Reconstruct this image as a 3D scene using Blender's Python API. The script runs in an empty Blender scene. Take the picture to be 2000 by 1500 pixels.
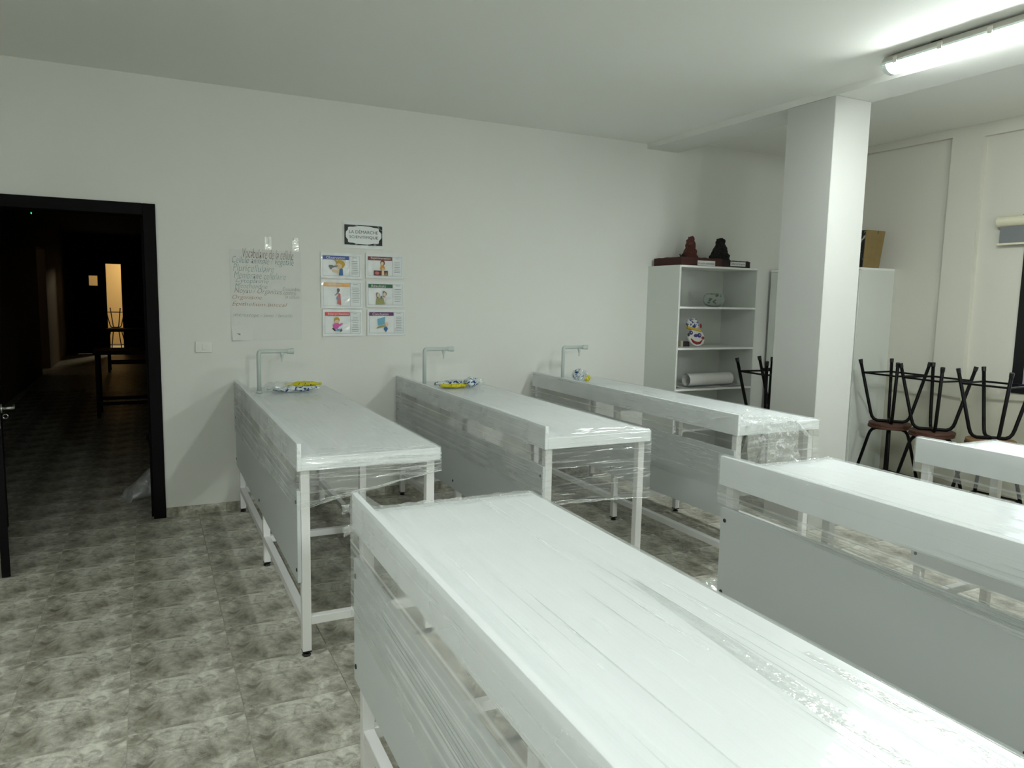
import bpy, bmesh, math, random
from mathutils import Vector, Matrix, noise
random.seed(7)
S = bpy.context.scene
COL = S.collection
PI = math.pi

# ------------------------------------------------------------------ camera
FPX = 1427.83
CAM = Vector((-0.3338, -5.6353, 1.6))
CR = Vector((0.89556, -0.44451, 0.0196)); CU = Vector((0.03412, 0.11253, 0.99306)); CF = Vector((0.44363, 0.88868, -0.11595))
cd = bpy.data.cameras.new('camera'); cam = bpy.data.objects.new('camera', cd); COL.objects.link(cam)
cam.matrix_world = Matrix(((CR.x, CU.x, -CF.x, CAM.x), (CR.y, CU.y, -CF.y, CAM.y), (CR.z, CU.z, -CF.z, CAM.z), (0, 0, 0, 1)))
cd.sensor_fit = 'HORIZONTAL'; cd.sensor_width = 36; cd.lens = FPX / 2000 * 36; cd.clip_start = 0.02; cd.clip_end = 100
S.camera = cam

# ------------------------------------------------------------------ world, exposure
w = bpy.data.worlds.new('sky'); S.world = w; w.use_nodes = True
bg = w.node_tree.nodes['Background']; bg.inputs[0].default_value = (0.80, 0.88, 1.0, 1); bg.inputs[1].default_value = 0.9
S.view_settings.view_transform = 'Standard'; S.view_settings.look = 'None'
S.view_settings.exposure = 1.86; S.view_settings.gamma = 1.0; S.view_settings.use_curve_mapping = False
LAMP_STRENGTH = 26.0
LAMP_COLOR = (0.94, 1.0, 0.98)


def at(u, v, ax, val):
    """point of the plane axis=val that the camera sees at photo pixel u,v (2000x1500)"""
    d = CF + CR * ((u - 1000) / FPX) - CU * ((v - 750) / FPX)
    t = (val - CAM[ax]) / d[ax]
    return CAM + d * t


def proj(P):
    d = Vector(P) - CAM; z = d.dot(CF)
    if z <= 0.05: return None
    return 1000 + FPX * d.dot(CR) / z, 750 - FPX * d.dot(CU) / z, z


# ------------------------------------------------------------------ materials
def lin(c):
    return tuple(((x / 255) / 12.92 if x / 255 <= 0.04045 else ((x / 255 + 0.055) / 1.055) ** 2.4) for x in c) + (1.0,)


def mat(name, rgb, rough=0.5, metal=0.0, bump=0.0, bscale=200.0, var=0.0, vscale=8.0, spec=0.5, coat=0.0):
    m = bpy.data.materials.new(name); m.use_nodes = True; nt = m.node_tree; b = nt.nodes['Principled BSDF']
    b.inputs['Roughness'].default_value = rough; b.inputs['Metallic'].default_value = metal
    b.inputs['Specular IOR Level'].default_value = spec; b.inputs['Coat Weight'].default_value = coat
    tc = nt.nodes.new('ShaderNodeTexCoord')
    n = nt.nodes.new('ShaderNodeTexNoise'); n.inputs['Scale'].default_value = vscale; n.inputs['Detail'].default_value = 4
    nt.links.new(tc.outputs['Object'], n.inputs['Vector'])
    mx = nt.nodes.new('ShaderNodeMix'); mx.data_type = 'RGBA'
    c = lin(rgb); k = 1 - var
    mx.inputs[6].default_value = (c[0] * k, c[1] * k, c[2] * k, 1); mx.inputs[7].default_value = c
    nt.links.new(n.outputs['Fac'], mx.inputs[0]); nt.links.new(mx.outputs[2], b.inputs['Base Color'])
    if bump:
        n2 = nt.nodes.new('ShaderNodeTexNoise'); n2.inputs['Scale'].default_value = bscale; n2.inputs['Detail'].default_value = 3
        nt.links.new(tc.outputs['Object'], n2.inputs['Vector'])
        bp = nt.nodes.new('ShaderNodeBump'); bp.inputs['Strength'].default_value = bump; bp.inputs['Distance'].default_value = 0.002
        nt.links.new(n2.outputs['Fac'], bp.inputs['Height']); nt.links.new(bp.outputs[0], b.inputs['Normal'])
    return m


def emis(name, rgb, s):
    m = bpy.data.materials.new(name); m.use_nodes = True; nt = m.node_tree; nt.nodes.clear()
    e = nt.nodes.new('ShaderNodeEmission'); e.inputs[0].default_value = (*rgb, 1); e.inputs[1].default_value = s
    o = nt.nodes.new('ShaderNodeOutputMaterial'); nt.links.new(e.outputs[0], o.inputs[0]); return m


WHITE_WALL = mat('wall_paint', (228, 229, 223), 0.75, bump=0.15, bscale=90, var=0.03, vscale=1.2)
CEIL = mat('ceiling_paint', (242, 243, 237), 0.8, bump=0.1, bscale=70, var=0.03, vscale=0.8)
LAM = mat('white_laminate', (241, 245, 246), 0.35, var=0.02, vscale=3)
LAMEDGE = mat('white_edge_band', (240, 240, 240), 0.3, var=0.02)
PANELM = mat('grey_white_panel', (206, 212, 212), 0.4, var=0.02, vscale=2)
STEEL = mat('white_powder_coat', (232, 232, 230), 0.35, var=0.03, bump=0.05)
BLACKP = mat('black_plastic', (14, 14, 14), 0.45, var=0.2)
BOLT = mat('dull_steel_bolt', (70, 72, 70), 0.35, metal=0.8, var=0.2)
BLKMETAL = mat('black_painted_tube', (5, 5, 5), 0.55, var=0.3, bump=0.05, spec=.2)
DARKWOOD = mat('near_black_door_finish', (7, 7, 7), 0.7, var=0.25, vscale=6, bump=0.1, spec=.15)
SEATW = mat('reddish_brown_plywood', (84, 52, 38), 0.55, var=0.35, vscale=25, bump=0.2, bscale=60)
SEATP = mat('pale_plywood', (140, 108, 72), 0.55, var=0.3, vscale=25, bump=0.2, bscale=60)
CABW = mat('white_melamine', (220, 224, 218), 0.4, var=0.02)
CABE = mat('white_melamine_edge', (240, 242, 238), 0.4, var=0.02)
TAPM = mat('grey_white_plastic_tap', (196, 206, 200), 0.3, var=0.03)
SWM = mat('switch_plastic', (232, 232, 226), 0.25, var=0.01)
CREAM = mat('cream_blind_case', (226, 222, 196), 0.5, var=0.02)
BLINDF = mat('grey_blind_fabric', (128, 132, 134), 0.85, var=0.1, vscale=90, bump=0.2, bscale=300)
CHROME = mat('brushed_metal', (170, 170, 165), 0.3, metal=0.9, var=0.1)
PAPER = mat('white_paper', (228, 228, 226), 0.6, var=0.04, vscale=5)
GROUT = mat('grey_grout', (190, 187, 174), 0.9, var=0.2, vscale=30)
CARD = mat('brown_cardboard', (146, 124, 78), 0.8, var=0.3, vscale=18, bump=0.2, bscale=80)


def tile_material():
    m = bpy.data.materials.new('mottled_grey_stone_tile'); m.use_nodes = True; nt = m.node_tree; b = nt.nodes['Principled BSDF']
    L = nt.links.new
    tc = nt.nodes.new('ShaderNodeTexCoord')
    def ns(scale, det, dist, off=0):
        mp = nt.nodes.new('ShaderNodeMapping'); mp.inputs['Location'].default_value = (off, off * .7, 0)
        mp.inputs['Rotation'].default_value = (0, 0, .5)
        L(tc.outputs['Object'], mp.inputs[0])
        n = nt.nodes.new('ShaderNodeTexNoise'); n.inputs['Scale'].default_value = scale; n.inputs['Detail'].default_value = det
        n.inputs['Distortion'].default_value = dist; n.inputs['Roughness'].default_value = .68
        L(mp.outputs[0], n.inputs['Vector']); return n
    def ramp(src, stops):
        r = nt.nodes.new('ShaderNodeValToRGB'); e = r.color_ramp.elements
        e[0].position, e[0].color = stops[0]; e[1].position, e[1].color = stops[-1]
        for p_, c_ in stops[1:-1]: k = e.new(p_); k.color = c_
        L(src, r.inputs[0]); return r
    sx = nt.nodes.new('ShaderNodeSeparateXYZ'); L(tc.outputs['Object'], sx.inputs[0])
    n1 = ns(6.4, 9, .5, 2.1); n2 = ns(17, 8, .9, 1.1); n3 = ns(60, 5, .3, 5)
    gx = nt.nodes.new('ShaderNodeMath'); gx.operation = 'MULTIPLY_ADD'; gx.inputs[1].default_value = .10; L(sx.outputs['X'], gx.inputs[0]); L(n1.outputs['Fac'], gx.inputs[2])
    gy = nt.nodes.new('ShaderNodeMath'); gy.operation = 'MULTIPLY_ADD'; gy.inputs[1].default_value = .10; L(sx.outputs['Y'], gy.inputs[0]); L(gx.outputs[0], gy.inputs[2])
    r1 = ramp(gy.outputs[0], [(.34, lin((132, 129, 115))), (.45, lin((162, 159, 147))), (.53, lin((186, 184, 172))), (.62, lin((212, 211, 200)))])
    r2 = ramp(n2.outputs['Fac'], [(.36, (.50, .49, .45, 1)), (.45, (.86, .86, .84, 1)), (.50, (.97, .97, .95, 1)), (.58, (1.10, 1.10, 1.08, 1))])
    r3 = ramp(n3.outputs['Fac'], [(.3, (.82, .82, .8, 1)), (.7, (1.1, 1.1, 1.1, 1))])
    m1 = nt.nodes.new('ShaderNodeMix'); m1.data_type = 'RGBA'; m1.blend_type = 'MULTIPLY'; m1.inputs[0].default_value = .85
    L(r1.outputs[0], m1.inputs[6]); L(r2.outputs[0], m1.inputs[7])
    m2 = nt.nodes.new('ShaderNodeMix'); m2.data_type = 'RGBA'; m2.blend_type = 'MULTIPLY'; m2.inputs[0].default_value = .7
    L(m1.outputs[2], m2.inputs[6]); L(r3.outputs[0], m2.inputs[7])
    L(m2.outputs[2], b.inputs['Base Color'])
    b.inputs['Roughness'].default_value = .42; b.inputs['Specular IOR Level'].default_value = .4
    bp = nt.nodes.new('ShaderNodeBump'); bp.inputs['Strength'].default_value = .35; bp.inputs['Distance'].default_value = .002
    L(n2.outputs['Fac'], bp.inputs['Height']); L(bp.outputs[0], b.inputs['Normal'])
    return m


TILE = tile_material()


def film_material(name, axis, haze=0.14, streak=0.13, scale=70.0, bump=0.18, gloss=0.035, crumple=False, rough=0.06, stretch=.07):
    """clear stretch film: mostly see-through, hazy where it is folded in lines along one axis, shiny ridges"""
    m = bpy.data.materials.new(name); m.use_nodes = True; nt = m.node_tree; nt.nodes.clear(); L = nt.links.new
    tc = nt.nodes.new('ShaderNodeTexCoord')
    def noise_(scl, along, det, rough_=.6, off=0.0):
        mp = nt.nodes.new('ShaderNodeMapping'); sc = [scl] * 3
        if not crumple: sc[axis] = along
        mp.inputs['Scale'].default_value = sc; mp.inputs['Location'].default_value = (off, off, off)
        mp.inputs['Rotation'].default_value = (0, 0, 0.010) if axis == 1 else (0, 0.05, 0)
        L(tc.outputs['Object'], mp.inputs[0])
        n = nt.nodes.new('ShaderNodeTexNoise'); n.inputs['Scale'].default_value = 1.0; n.inputs['Detail'].default_value = det; n.inputs['Roughness'].default_value = rough_
        L(mp.outputs[0], n.inputs['Vector']); return n
    def rng(src, a, b_, c, d):
        r = nt.nodes.new('ShaderNodeMapRange'); r.inputs['From Min'].default_value = a; r.inputs['From Max'].default_value = b_
        r.inputs['To Min'].default_value = c; r.inputs['To Max'].default_value = d; L(src, r.inputs['Value']); return r
    def math_(op, a, b_):
        k = nt.nodes.new('ShaderNodeMath'); k.operation = op
        L(a, k.inputs[0])
        if isinstance(b_, float): k.inputs[1].default_value = b_
        else: L(b_, k.inputs[1])
        return k
    n = noise_(scale, stretch, 2.5); fine = noise_(scale * 3.2, stretch * 2.2, 2, .5, 4.0)
    big = nt.nodes.new('ShaderNodeTexNoise'); big.inputs['Scale'].default_value = 2.2; big.inputs['Detail'].default_value = 2
    L(tc.outputs['Object'], big.inputs['Vector'])
    rp = rng(n.outputs['Fac'], .52, .74, haze, haze + streak); rb = rng(big.outputs['Fac'], .38, .62, .6, 1.35)
    mul = math_('MULTIPLY', rp.outputs[0], rb.outputs[0])
    hsum = math_('ADD', n.outputs['Fac'], math_('MULTIPLY', fine.outputs['Fac'], .35).outputs[0])
    bp = nt.nodes.new('ShaderNodeBump'); bp.inputs['Strength'].default_value = bump; bp.inputs['Distance'].default_value = .004
    L(hsum.outputs[0], bp.inputs['Height'])
    tr = nt.nodes.new('ShaderNodeBsdfTransparent'); tr.inputs[0].default_value = (.985, .99, .987, 1)
    df = nt.nodes.new('ShaderNodeBsdfDiffuse'); df.inputs[0].default_value = lin((250, 253, 252))
    tl = nt.nodes.new('ShaderNodeBsdfTranslucent'); tl.inputs[0].default_value = lin((250, 253, 252))
    dm = nt.nodes.new('ShaderNodeMixShader'); dm.inputs[0].default_value = .08; L(df.outputs[0], dm.inputs[1]); L(tl.outputs[0], dm.inputs[2])
    a = nt.nodes.new('ShaderNodeMixShader'); L(mul.outputs[0], a.inputs[0]); L(tr.outputs[0], a.inputs[1]); L(dm.outputs[0], a.inputs[2])
    gl = nt.nodes.new('ShaderNodeBsdfGlossy'); gl.inputs['Roughness'].default_value = rough; gl.inputs[0].default_value = (.98, 1, .99, 1)
    L(bp.outputs[0], gl.inputs['Normal'])
    lw = nt.nodes.new('ShaderNodeLayerWeight'); lw.inputs[0].default_value = .22; L(bp.outputs[0], lw.inputs['Normal'])
    fr = rng(lw.outputs['Fresnel'], 0, 1, gloss, .28)
    f = nt.nodes.new('ShaderNodeMixShader'); L(fr.outputs[0], f.inputs[0]); L(a.outputs[0], f.inputs[1]); L(gl.outputs[0], f.inputs[2])
    o = nt.nodes.new('ShaderNodeOutputMaterial'); L(f.outputs[0], o.inputs[0])
    return m


FILM_L = film_material('stretch_film_lengthwise', 1)
FILM_V = film_material('stretch_film_on_the_side', 1, haze=.27, streak=.30, stretch=.16, bump=.25, scale=62)
FILM_T = film_material('stretch_film_on_the_side_thin', 1, haze=.14, streak=.24, stretch=.16, bump=.25, scale=62)
FILM_X = film_material('stretch_film_crosswise', 0, haze=.06, streak=.36, scale=80, bump=.6, gloss=.05, stretch=2.2, rough=.06)
FILM_W = film_material('white_film_glint', 0, haze=.55, streak=.2, scale=60, bump=.1, gloss=.3, rough=.15)  # whitened so the highlights on the creases show from any angle
FILM_C = film_material('crumpled_film', 0, haze=.18, streak=.34, scale=40, bump=.9, gloss=.14, crumple=True, rough=.07)
FILM_S = film_material('sparkling_crease', 0, haze=.0, streak=.05, scale=60, bump=.5, gloss=.10, crumple=True, rough=.05)


# ------------------------------------------------------------------ mesh helpers
class MB:
    def __init__(s): s.v = []; s.f = []; s.mi = []

    def face(s, idx, mi=0): s.f.append(idx); s.mi.append(mi)

    def box(s, a, b, mi=0, M=None):
        x0, y0, z0 = a; x1, y1, z1 = b; n = len(s.v)
        P = [(x0, y0, z0), (x1, y0, z0), (x1, y1, z0), (x0, y1, z0), (x0, y0, z1), (x1, y0, z1), (x1, y1, z1), (x0, y1, z1)]
        s.v += [tuple(M @ Vector(q)) if M else q for q in P]
        for q in ((0, 3, 2, 1), (4, 5, 6, 7), (0, 1, 5, 4), (1, 2, 6, 5), (2, 3, 7, 6), (3, 0, 4, 7)): s.face([n + i for i in q], mi)
        return s

    def tube(s, pts, r, n=10, caps=True, mi=0, closed=False):
        pts = [Vector(p) for p in pts]; rs = r if isinstance(r, (list, tuple)) else [r] * len(pts)
        base = len(s.v); N = len(pts)
        def tan(i):
            if closed: return (pts[(i + 1) % N] - pts[(i - 1) % N]).normalized()
            if i == 0: return (pts[1] - pts[0]).normalized()
            if i == N - 1: return (pts[-1] - pts[-2]).normalized()
            return ((pts[i + 1] - pts[i]).normalized() + (pts[i] - pts[i - 1]).normalized()).normalized()
        t0 = tan(0); up = Vector((0, 0, 1)) if abs(t0.z) < .9 else Vector((1, 0, 0)); a = t0.cross(up).normalized()
        for i in range(N):
            t = tan(i); a = (a - t * a.dot(t)).normalized(); b = t.cross(a)
            for k in range(n):
                an = 2 * PI * k / n; s.v.append(tuple(pts[i] + (a * math.cos(an) + b * math.sin(an)) * rs[i]))
        for i in range(N if closed else N - 1):
            j = (i + 1) % N
            for k in range(n): s.face([base + i * n + k, base + i * n + (k + 1) % n, base + j * n + (k + 1) % n, base + j * n + k], mi)
        if caps and not closed:
            s.face([base + k for k in range(n)][::-1], mi); s.face([base + (N - 1) * n + k for k in range(n)], mi)
        return s

    def lathe(s, prof, c=(0, 0, 0), n=20, mi=0):
        base = len(s.v); N = len(prof)
        for r, z in prof:
            for k in range(n): an = 2 * PI * k / n; s.v.append((c[0] + r * math.cos(an), c[1] + r * math.sin(an), c[2] + z))
        for i in range(N - 1):
            for k in range(n): s.face([base + i * n + k, base + i * n + (k + 1) % n, base + (i + 1) * n + (k + 1) % n, base + (i + 1) * n + k], mi)
        s.face([base + k for k in range(n)][::-1], mi); s.face([base + (N - 1) * n + k for k in range(n)], mi); return s

    def grid(s, fn, nu, nv, mi=0):
        base = len(s.v)
        for i in range(nu + 1):
            for j in range(nv + 1): s.v.append(tuple(fn(i / nu, j / nv)))
        for i in range(nu):
            for j in range(nv):
                q = base + i * (nv + 1) + j; s.face([q, q + 1, q + nv + 2, q + nv + 1], mi)
        return s

    def poly(s, pts, mi=0):
        n = len(s.v); s.v += [tuple(p) for p in pts]; s.face(list(range(n, n + len(pts))), mi); return s

    def prism(s, pts2, y0, y1, mi=0):
        """outline in x,z extruded from y0 to y1"""
        n = len(s.v); k = len(pts2)
        s.v += [(x, y0, z) for x, z in pts2] + [(x, y1, z) for x, z in pts2]
        s.face(list(range(n, n + k)), mi); s.face(list(range(n + 2 * k - 1, n + k - 1, -1)), mi)
        for i in range(k): j = (i + 1) % k; s.face([n + i, n + k + i, n + k + j, n + j], mi)
        return s

    def build(s, name, mats, parent=None, smooth=False, bevel=0.0, loc=None):
        me = bpy.data.meshes.new(name); me.from_pydata(s.v, [], s.f)
        for m in (mats if isinstance(mats, (list, tuple)) else [mats]): me.materials.append(m)
        me.polygons.foreach_set('material_index', s.mi)
        if bevel:
            bm = bmesh.new(); bm.from_mesh(me)
            bmesh.ops.recalc_face_normals(bm, faces=bm.faces)
            es = [e for e in bm.edges if e.is_manifold and e.calc_face_angle(0) > .5]
            bmesh.ops.bevel(bm, geom=es, offset=bevel, segments=1, affect='EDGES')
            bm.to_mesh(me); bm.free()
        if smooth: me.polygons.foreach_set('use_smooth', [True] * len(me.polygons))
        me.update()
        o = bpy.data.objects.new(name, me); COL.objects.link(o)
        if parent: o.parent = parent
        if loc: o.location = loc
        return o


def tag(o, label=None, cat=None, group=None, kind=None):
    if label: o['label'] = label
    if cat: o['category'] = cat
    if group: o['group'] = group
    if kind: o['kind'] = kind
    return o


def empty(name, loc=(0, 0, 0), rz=0, **k):
    o = bpy.data.objects.new(name, None); o.empty_display_size = .1; COL.objects.link(o)
    o.location = loc; o.rotation_euler = (0, 0, rz); tag(o, **k); return o


def copy_tree(o, parent=None):
    c = o.copy(); COL.objects.link(c)
    if parent: c.parent = parent
    for ch in list(o.children): copy_tree(ch, c)
    return c


def struct(o): o['kind'] = 'structure'; return o


def text_mesh(txt, name, m, width, height=None, parent=None, shear=0.0, extrude=0.0003, offset=0.0, jitter=0.0):
    """lettering in the XZ plane facing -Y; origin at its lower left; scaled to the given width"""
    cu = bpy.data.curves.new('t', 'FONT'); cu.body = txt; cu.size = 1; cu.shear = shear; cu.offset = offset; cu.resolution_u = 3
    ob = bpy.data.objects.new('t', cu); COL.objects.link(ob)
    dg = bpy.context.evaluated_depsgraph_get(); dg.update()
    me = bpy.data.meshes.new_from_object(ob.evaluated_get(dg)); bpy.data.objects.remove(ob); bpy.data.curves.remove(cu)
    xs = [v.co.x for v in me.vertices]; ys = [v.co.y for v in me.vertices]
    if not xs: return None
    sx = width / (max(xs) - min(xs)); sy = height / (max(ys) - min(ys)) if height else sx
    x0, y0 = min(xs), min(ys)
    for v in me.vertices:
        x = (v.co.x - x0) * sx; y = (v.co.y - y0) * sy
        if jitter: y += noise.noise(Vector((x * 45, 3.1, width))) * jitter; x += noise.noise(Vector((x * 60, y * 40, 1.7))) * jitter * .6
        v.co = (x, 0, y)
    me.materials.clear(); me.materials.append(m); me.name = name
    o = bpy.data.objects.new(name, me); COL.objects.link(o)
    if parent: o.parent = parent
    return o


# ------------------------------------------------------------------ room shell
H = 3.03; H2 = 3.09; XL = -2.7; YF = -9.6; XR = 5.85; XP = 5.80
DX0, DX1, DZ = -1.30, -0.261, 2.19            # outside of the door frame
WT = 0.16
b = MB(); b.box((XL - .15, 0, 0), (DX0, WT, H2 + .1)); b.box((DX1, 0, 0), (XR + .3, WT, H2 + .1)); b.box((DX0, 0, DZ), (DX1, WT, H2 + .1))
struct(b.build('wall_back', WHITE_WALL))
struct(MB().box((XL - .15, YF, 0), (XL, 0, H2 + .1)).build('wall_left', WHITE_WALL))
struct(MB().box((XL - .15, YF - .15, 0), (XR + .3, YF, H2 + .1)).build('wall_front', WHITE_WALL))
# right wall: recessed bay, pilaster, second bay with the window opening
WY0, WY1, WZ0, WZ1 = -2.21, -3.95, 0.93, 2.16
dirty = mat('wall_paint_scuffed', (216, 215, 203), 0.75, bump=0.15, bscale=90, var=0.05, vscale=1.3)  # scuffed paint; its warm tint stands in for indirect light
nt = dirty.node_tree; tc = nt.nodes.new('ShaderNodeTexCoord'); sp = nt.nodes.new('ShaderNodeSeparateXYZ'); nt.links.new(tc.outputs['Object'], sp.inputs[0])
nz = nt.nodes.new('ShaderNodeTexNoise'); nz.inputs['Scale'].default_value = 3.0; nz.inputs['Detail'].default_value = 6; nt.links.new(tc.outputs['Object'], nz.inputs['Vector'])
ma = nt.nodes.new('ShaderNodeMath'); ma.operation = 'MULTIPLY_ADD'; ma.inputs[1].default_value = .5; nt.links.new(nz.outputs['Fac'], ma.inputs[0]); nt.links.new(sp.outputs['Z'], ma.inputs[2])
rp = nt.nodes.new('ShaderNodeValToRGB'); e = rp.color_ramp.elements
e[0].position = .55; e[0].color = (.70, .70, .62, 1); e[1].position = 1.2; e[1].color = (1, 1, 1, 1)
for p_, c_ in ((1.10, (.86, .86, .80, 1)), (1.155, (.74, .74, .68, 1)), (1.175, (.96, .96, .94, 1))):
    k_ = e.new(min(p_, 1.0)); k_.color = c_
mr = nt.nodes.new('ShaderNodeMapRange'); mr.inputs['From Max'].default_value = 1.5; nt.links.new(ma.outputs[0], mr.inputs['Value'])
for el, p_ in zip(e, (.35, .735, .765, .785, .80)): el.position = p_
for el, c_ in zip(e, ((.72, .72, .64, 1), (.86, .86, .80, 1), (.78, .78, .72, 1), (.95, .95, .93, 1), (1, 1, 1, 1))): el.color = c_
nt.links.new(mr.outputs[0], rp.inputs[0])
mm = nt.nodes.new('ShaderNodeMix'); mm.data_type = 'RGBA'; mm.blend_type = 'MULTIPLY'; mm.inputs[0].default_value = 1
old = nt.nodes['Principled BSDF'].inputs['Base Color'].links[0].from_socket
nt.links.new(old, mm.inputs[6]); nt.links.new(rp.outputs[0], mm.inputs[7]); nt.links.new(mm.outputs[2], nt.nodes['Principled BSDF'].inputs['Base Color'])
b = MB(); X2 = XR + .25
b.box((XR, -1.575, 0), (X2, 0, H2 + .1))
b.box((XP, -1.84, 0), (X2, -1.575, H2 + .1))
b.box((XR, WY0, 0), (X2, -1.84, H2 + .1)); b.box((XR, WY1, 0), (X2, WY0, WZ0)); b.box((XR, WY1, WZ1), (X2, WY0, H2 + .1)); b.box((XR, YF, 0), (X2, WY1, H2 + .1))
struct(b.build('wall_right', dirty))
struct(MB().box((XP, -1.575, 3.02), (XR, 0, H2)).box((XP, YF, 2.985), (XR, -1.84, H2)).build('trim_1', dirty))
struct(MB().box((XL - .15, YF - .15, H), (3.8145, WT, H + .2)).box((4.17, YF - .15, H2), (XR + .3, WT, H2 + .2)).build('ceiling', CEIL))
struct(MB().box((3.8145, YF, 2.985), (4.17, 0, H2 + .1)).build('trim_2', WHITE_WALL))
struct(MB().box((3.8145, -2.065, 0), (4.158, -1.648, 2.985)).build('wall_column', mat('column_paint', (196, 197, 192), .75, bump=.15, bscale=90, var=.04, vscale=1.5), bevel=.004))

# ------------------------------------------------------------------ floor: every tile a piece
TX, TY = .401, .3855
fl = MB().box((-2.85, YF - .15, -.1), (XR + .3, 20.2, -.003)).build('floor', GROUT); struct(fl)
cells = []
for i in range(-7, 17):
    for j in range(-25, 58):
        x0 = -.450 + i * TX; y1 = -.112 - j * -1 * TY; y0 = y1 - TY
        if x0 + TX < -2.75 or x0 > XR or y0 < YF: continue
        if y0 > WT and x0 > 3: continue
        cx, cy = x0 + TX / 2, y0 + TY / 2
        vis = [q for q in (proj((cx + sx * TX * .5, cy + sy * TY * .5, 0)) for sx in (-1, 0, 1) for sy in (-1, 0, 1)) if q and -10 < q[0] < 2010 and -10 < q[1] < 1510]
        hidden = not vis or (cy > WT and (cx < -2.3 or cx > .8)) or (cy < 0 and cx < -2.0)
        under = cy > 0.3 and not (-2.2 < cx < .2)
        q = proj((cx, cy, 0)); size = 0 if (hidden or not q) else 1e6 / q[2] ** 3 * (0.05 if under else 1)
        cells.append((size, x0, y0))
cells.sort(reverse=True)
G = .0016
tb = MB(); tb.box((-TX / 2 + G, -TY / 2 + G, -.008), (TX / 2 - G, TY / 2 - G, 0))
proto = tb.build('tile', TILE, fl, bevel=.0012); first = True
rest = MB(); nt_ = 0
for size, x0, y0 in cells:
    c = (x0 + TX / 2, y0 + TY / 2)
    if size > 0 and nt_ < 295:
        o = proto if first else proto.copy()
        if not first: COL.objects.link(o); o.parent = fl
        first = False
        o.location = (c[0], c[1], random.uniform(-.0003, .0003)); nt_ += 1
    else:
        if y0 > 20: continue
        rest.box((x0 + G, y0 + G, -.008), (x0 + TX - G, y0 + TY - G, 0))
r_ = rest.build('tile_rows', TILE, fl); r_['kind'] = 'stuff'

# skirting tiles
def skirting(name, pts, axis, outward):
    root = empty(name); struct(root)
    b0 = MB()
    pm = None
    for a in pts:
        if axis == 0: M_ = ((a + .001, outward, 0), (a + TX - .002, 0, .068))
        else: M_ = ((outward, a + .001, 0), (XR, a + TX - .002, .068))
        o = MB().box((0, 0, 0), (M_[1][0] - M_[0][0], abs(M_[1][1] - M_[0][1]), .068)).build('tile', TILE, root, bevel=.001)
        o.location = (M_[0][0], min(M_[0][1], M_[1][1]), 0)
    return root


skirting('baseboard_back', [DX1 + .003 + k * TX for k in range(15) if DX1 + k * TX + TX < XR], 0, -.009)
skirting('baseboard_right', [-.41 - k * TX for k in range(3)] + [-2.25 - k * TX for k in range(11)], 1, XR - .009)

# ------------------------------------------------------------------ door
door = empty('door_1', (0, 0, 0)); struct(door)
FW = .078
b = MB(); b.box((DX1 - FW, -.022, 0), (DX1, WT + .02, DZ)).build('door_jamb', DARKWOOD, door, bevel=.003)
MB().box((DX0, -.022, 0), (DX0 + FW, WT + .02, DZ)).build('door_jamb', DARKWOOD, door, bevel=.003)
MB().box((DX0 + FW, -.022, DZ - FW), (DX1 - FW, WT + .02, DZ)).build('door_header', DARKWOOD, door, bevel=.003)
MB().box((DX1 - FW - .014, .05, 0), (DX1 - FW, .075, DZ - FW)).build('door_stop', DARKWOOD, door)
hx = DX0 + FW + .02; ex, ey = -1.064, -.885
ang = math.atan2(ey, ex - hx); ll = math.hypot(ex - hx, ey)
leaf = empty('door_leaf', (hx, -.01, 0), ang); leaf.parent = door
MB().box((0, -.042, .008), (ll, 0, DZ - FW - .01)).build('leaf_panel', DARKWOOD, leaf, bevel=.002)
lp = MB().box((ll, -.034, .845), (ll + .002, -.006, 1.03)); lp.build('lock_plate', CHROME, leaf)
for z in (.868, 1.012): MB().lathe([(.0, 0), (.004, 0), (.004, .0015), (0, .0015)], n=8).build('screw', BLACKP, leaf, loc=(ll + .002, -.02, z)).rotation_euler = (0, PI / 2, 0)
MB().box((ll + .002, -.028, .93), (ll + .009, -.012, .955)).build('latch', CHROME, leaf)
MB().tube([(ll - .06, 0, .945), (ll - .06, .05, .945), (ll - .065, .058, .945), (ll - .16, .06, .945)], .009, 10).build('door_handle', CHROME, leaf, smooth=True)
MB().lathe([(.026, 0), (.026, .006), (.02, .008)], n=18).build('handle_rose', CHROME, leaf, loc=(ll - .06, 0, .945)).rotation_euler = (-PI / 2, 0, 0)
MB().tube([(ll - .06, .02 + .012 * math.sin(k * PI / 5), .90 + .012 * math.cos(k * PI / 5)) for k in range(10)], .0025, 6, closed=True).build('key_ring', CHROME, leaf)

# ------------------------------------------------------------------ hall behind the door
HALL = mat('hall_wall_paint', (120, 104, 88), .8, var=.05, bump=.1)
HALLD = mat('hall_wall_shaded_paint', (52, 42, 38), .8, var=.05, bump=.1)  # hall paint darkened to carry the gloom of the unlit hall
HX = -2.14; HY = 15.7
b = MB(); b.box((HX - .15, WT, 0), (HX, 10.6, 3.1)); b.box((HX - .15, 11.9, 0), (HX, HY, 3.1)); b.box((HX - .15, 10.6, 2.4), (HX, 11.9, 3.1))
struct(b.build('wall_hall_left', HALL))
struct(MB().box((3.0, WT, 0), (3.15, HY, 3.1)).build('wall_hall_right', HALLD))
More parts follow.
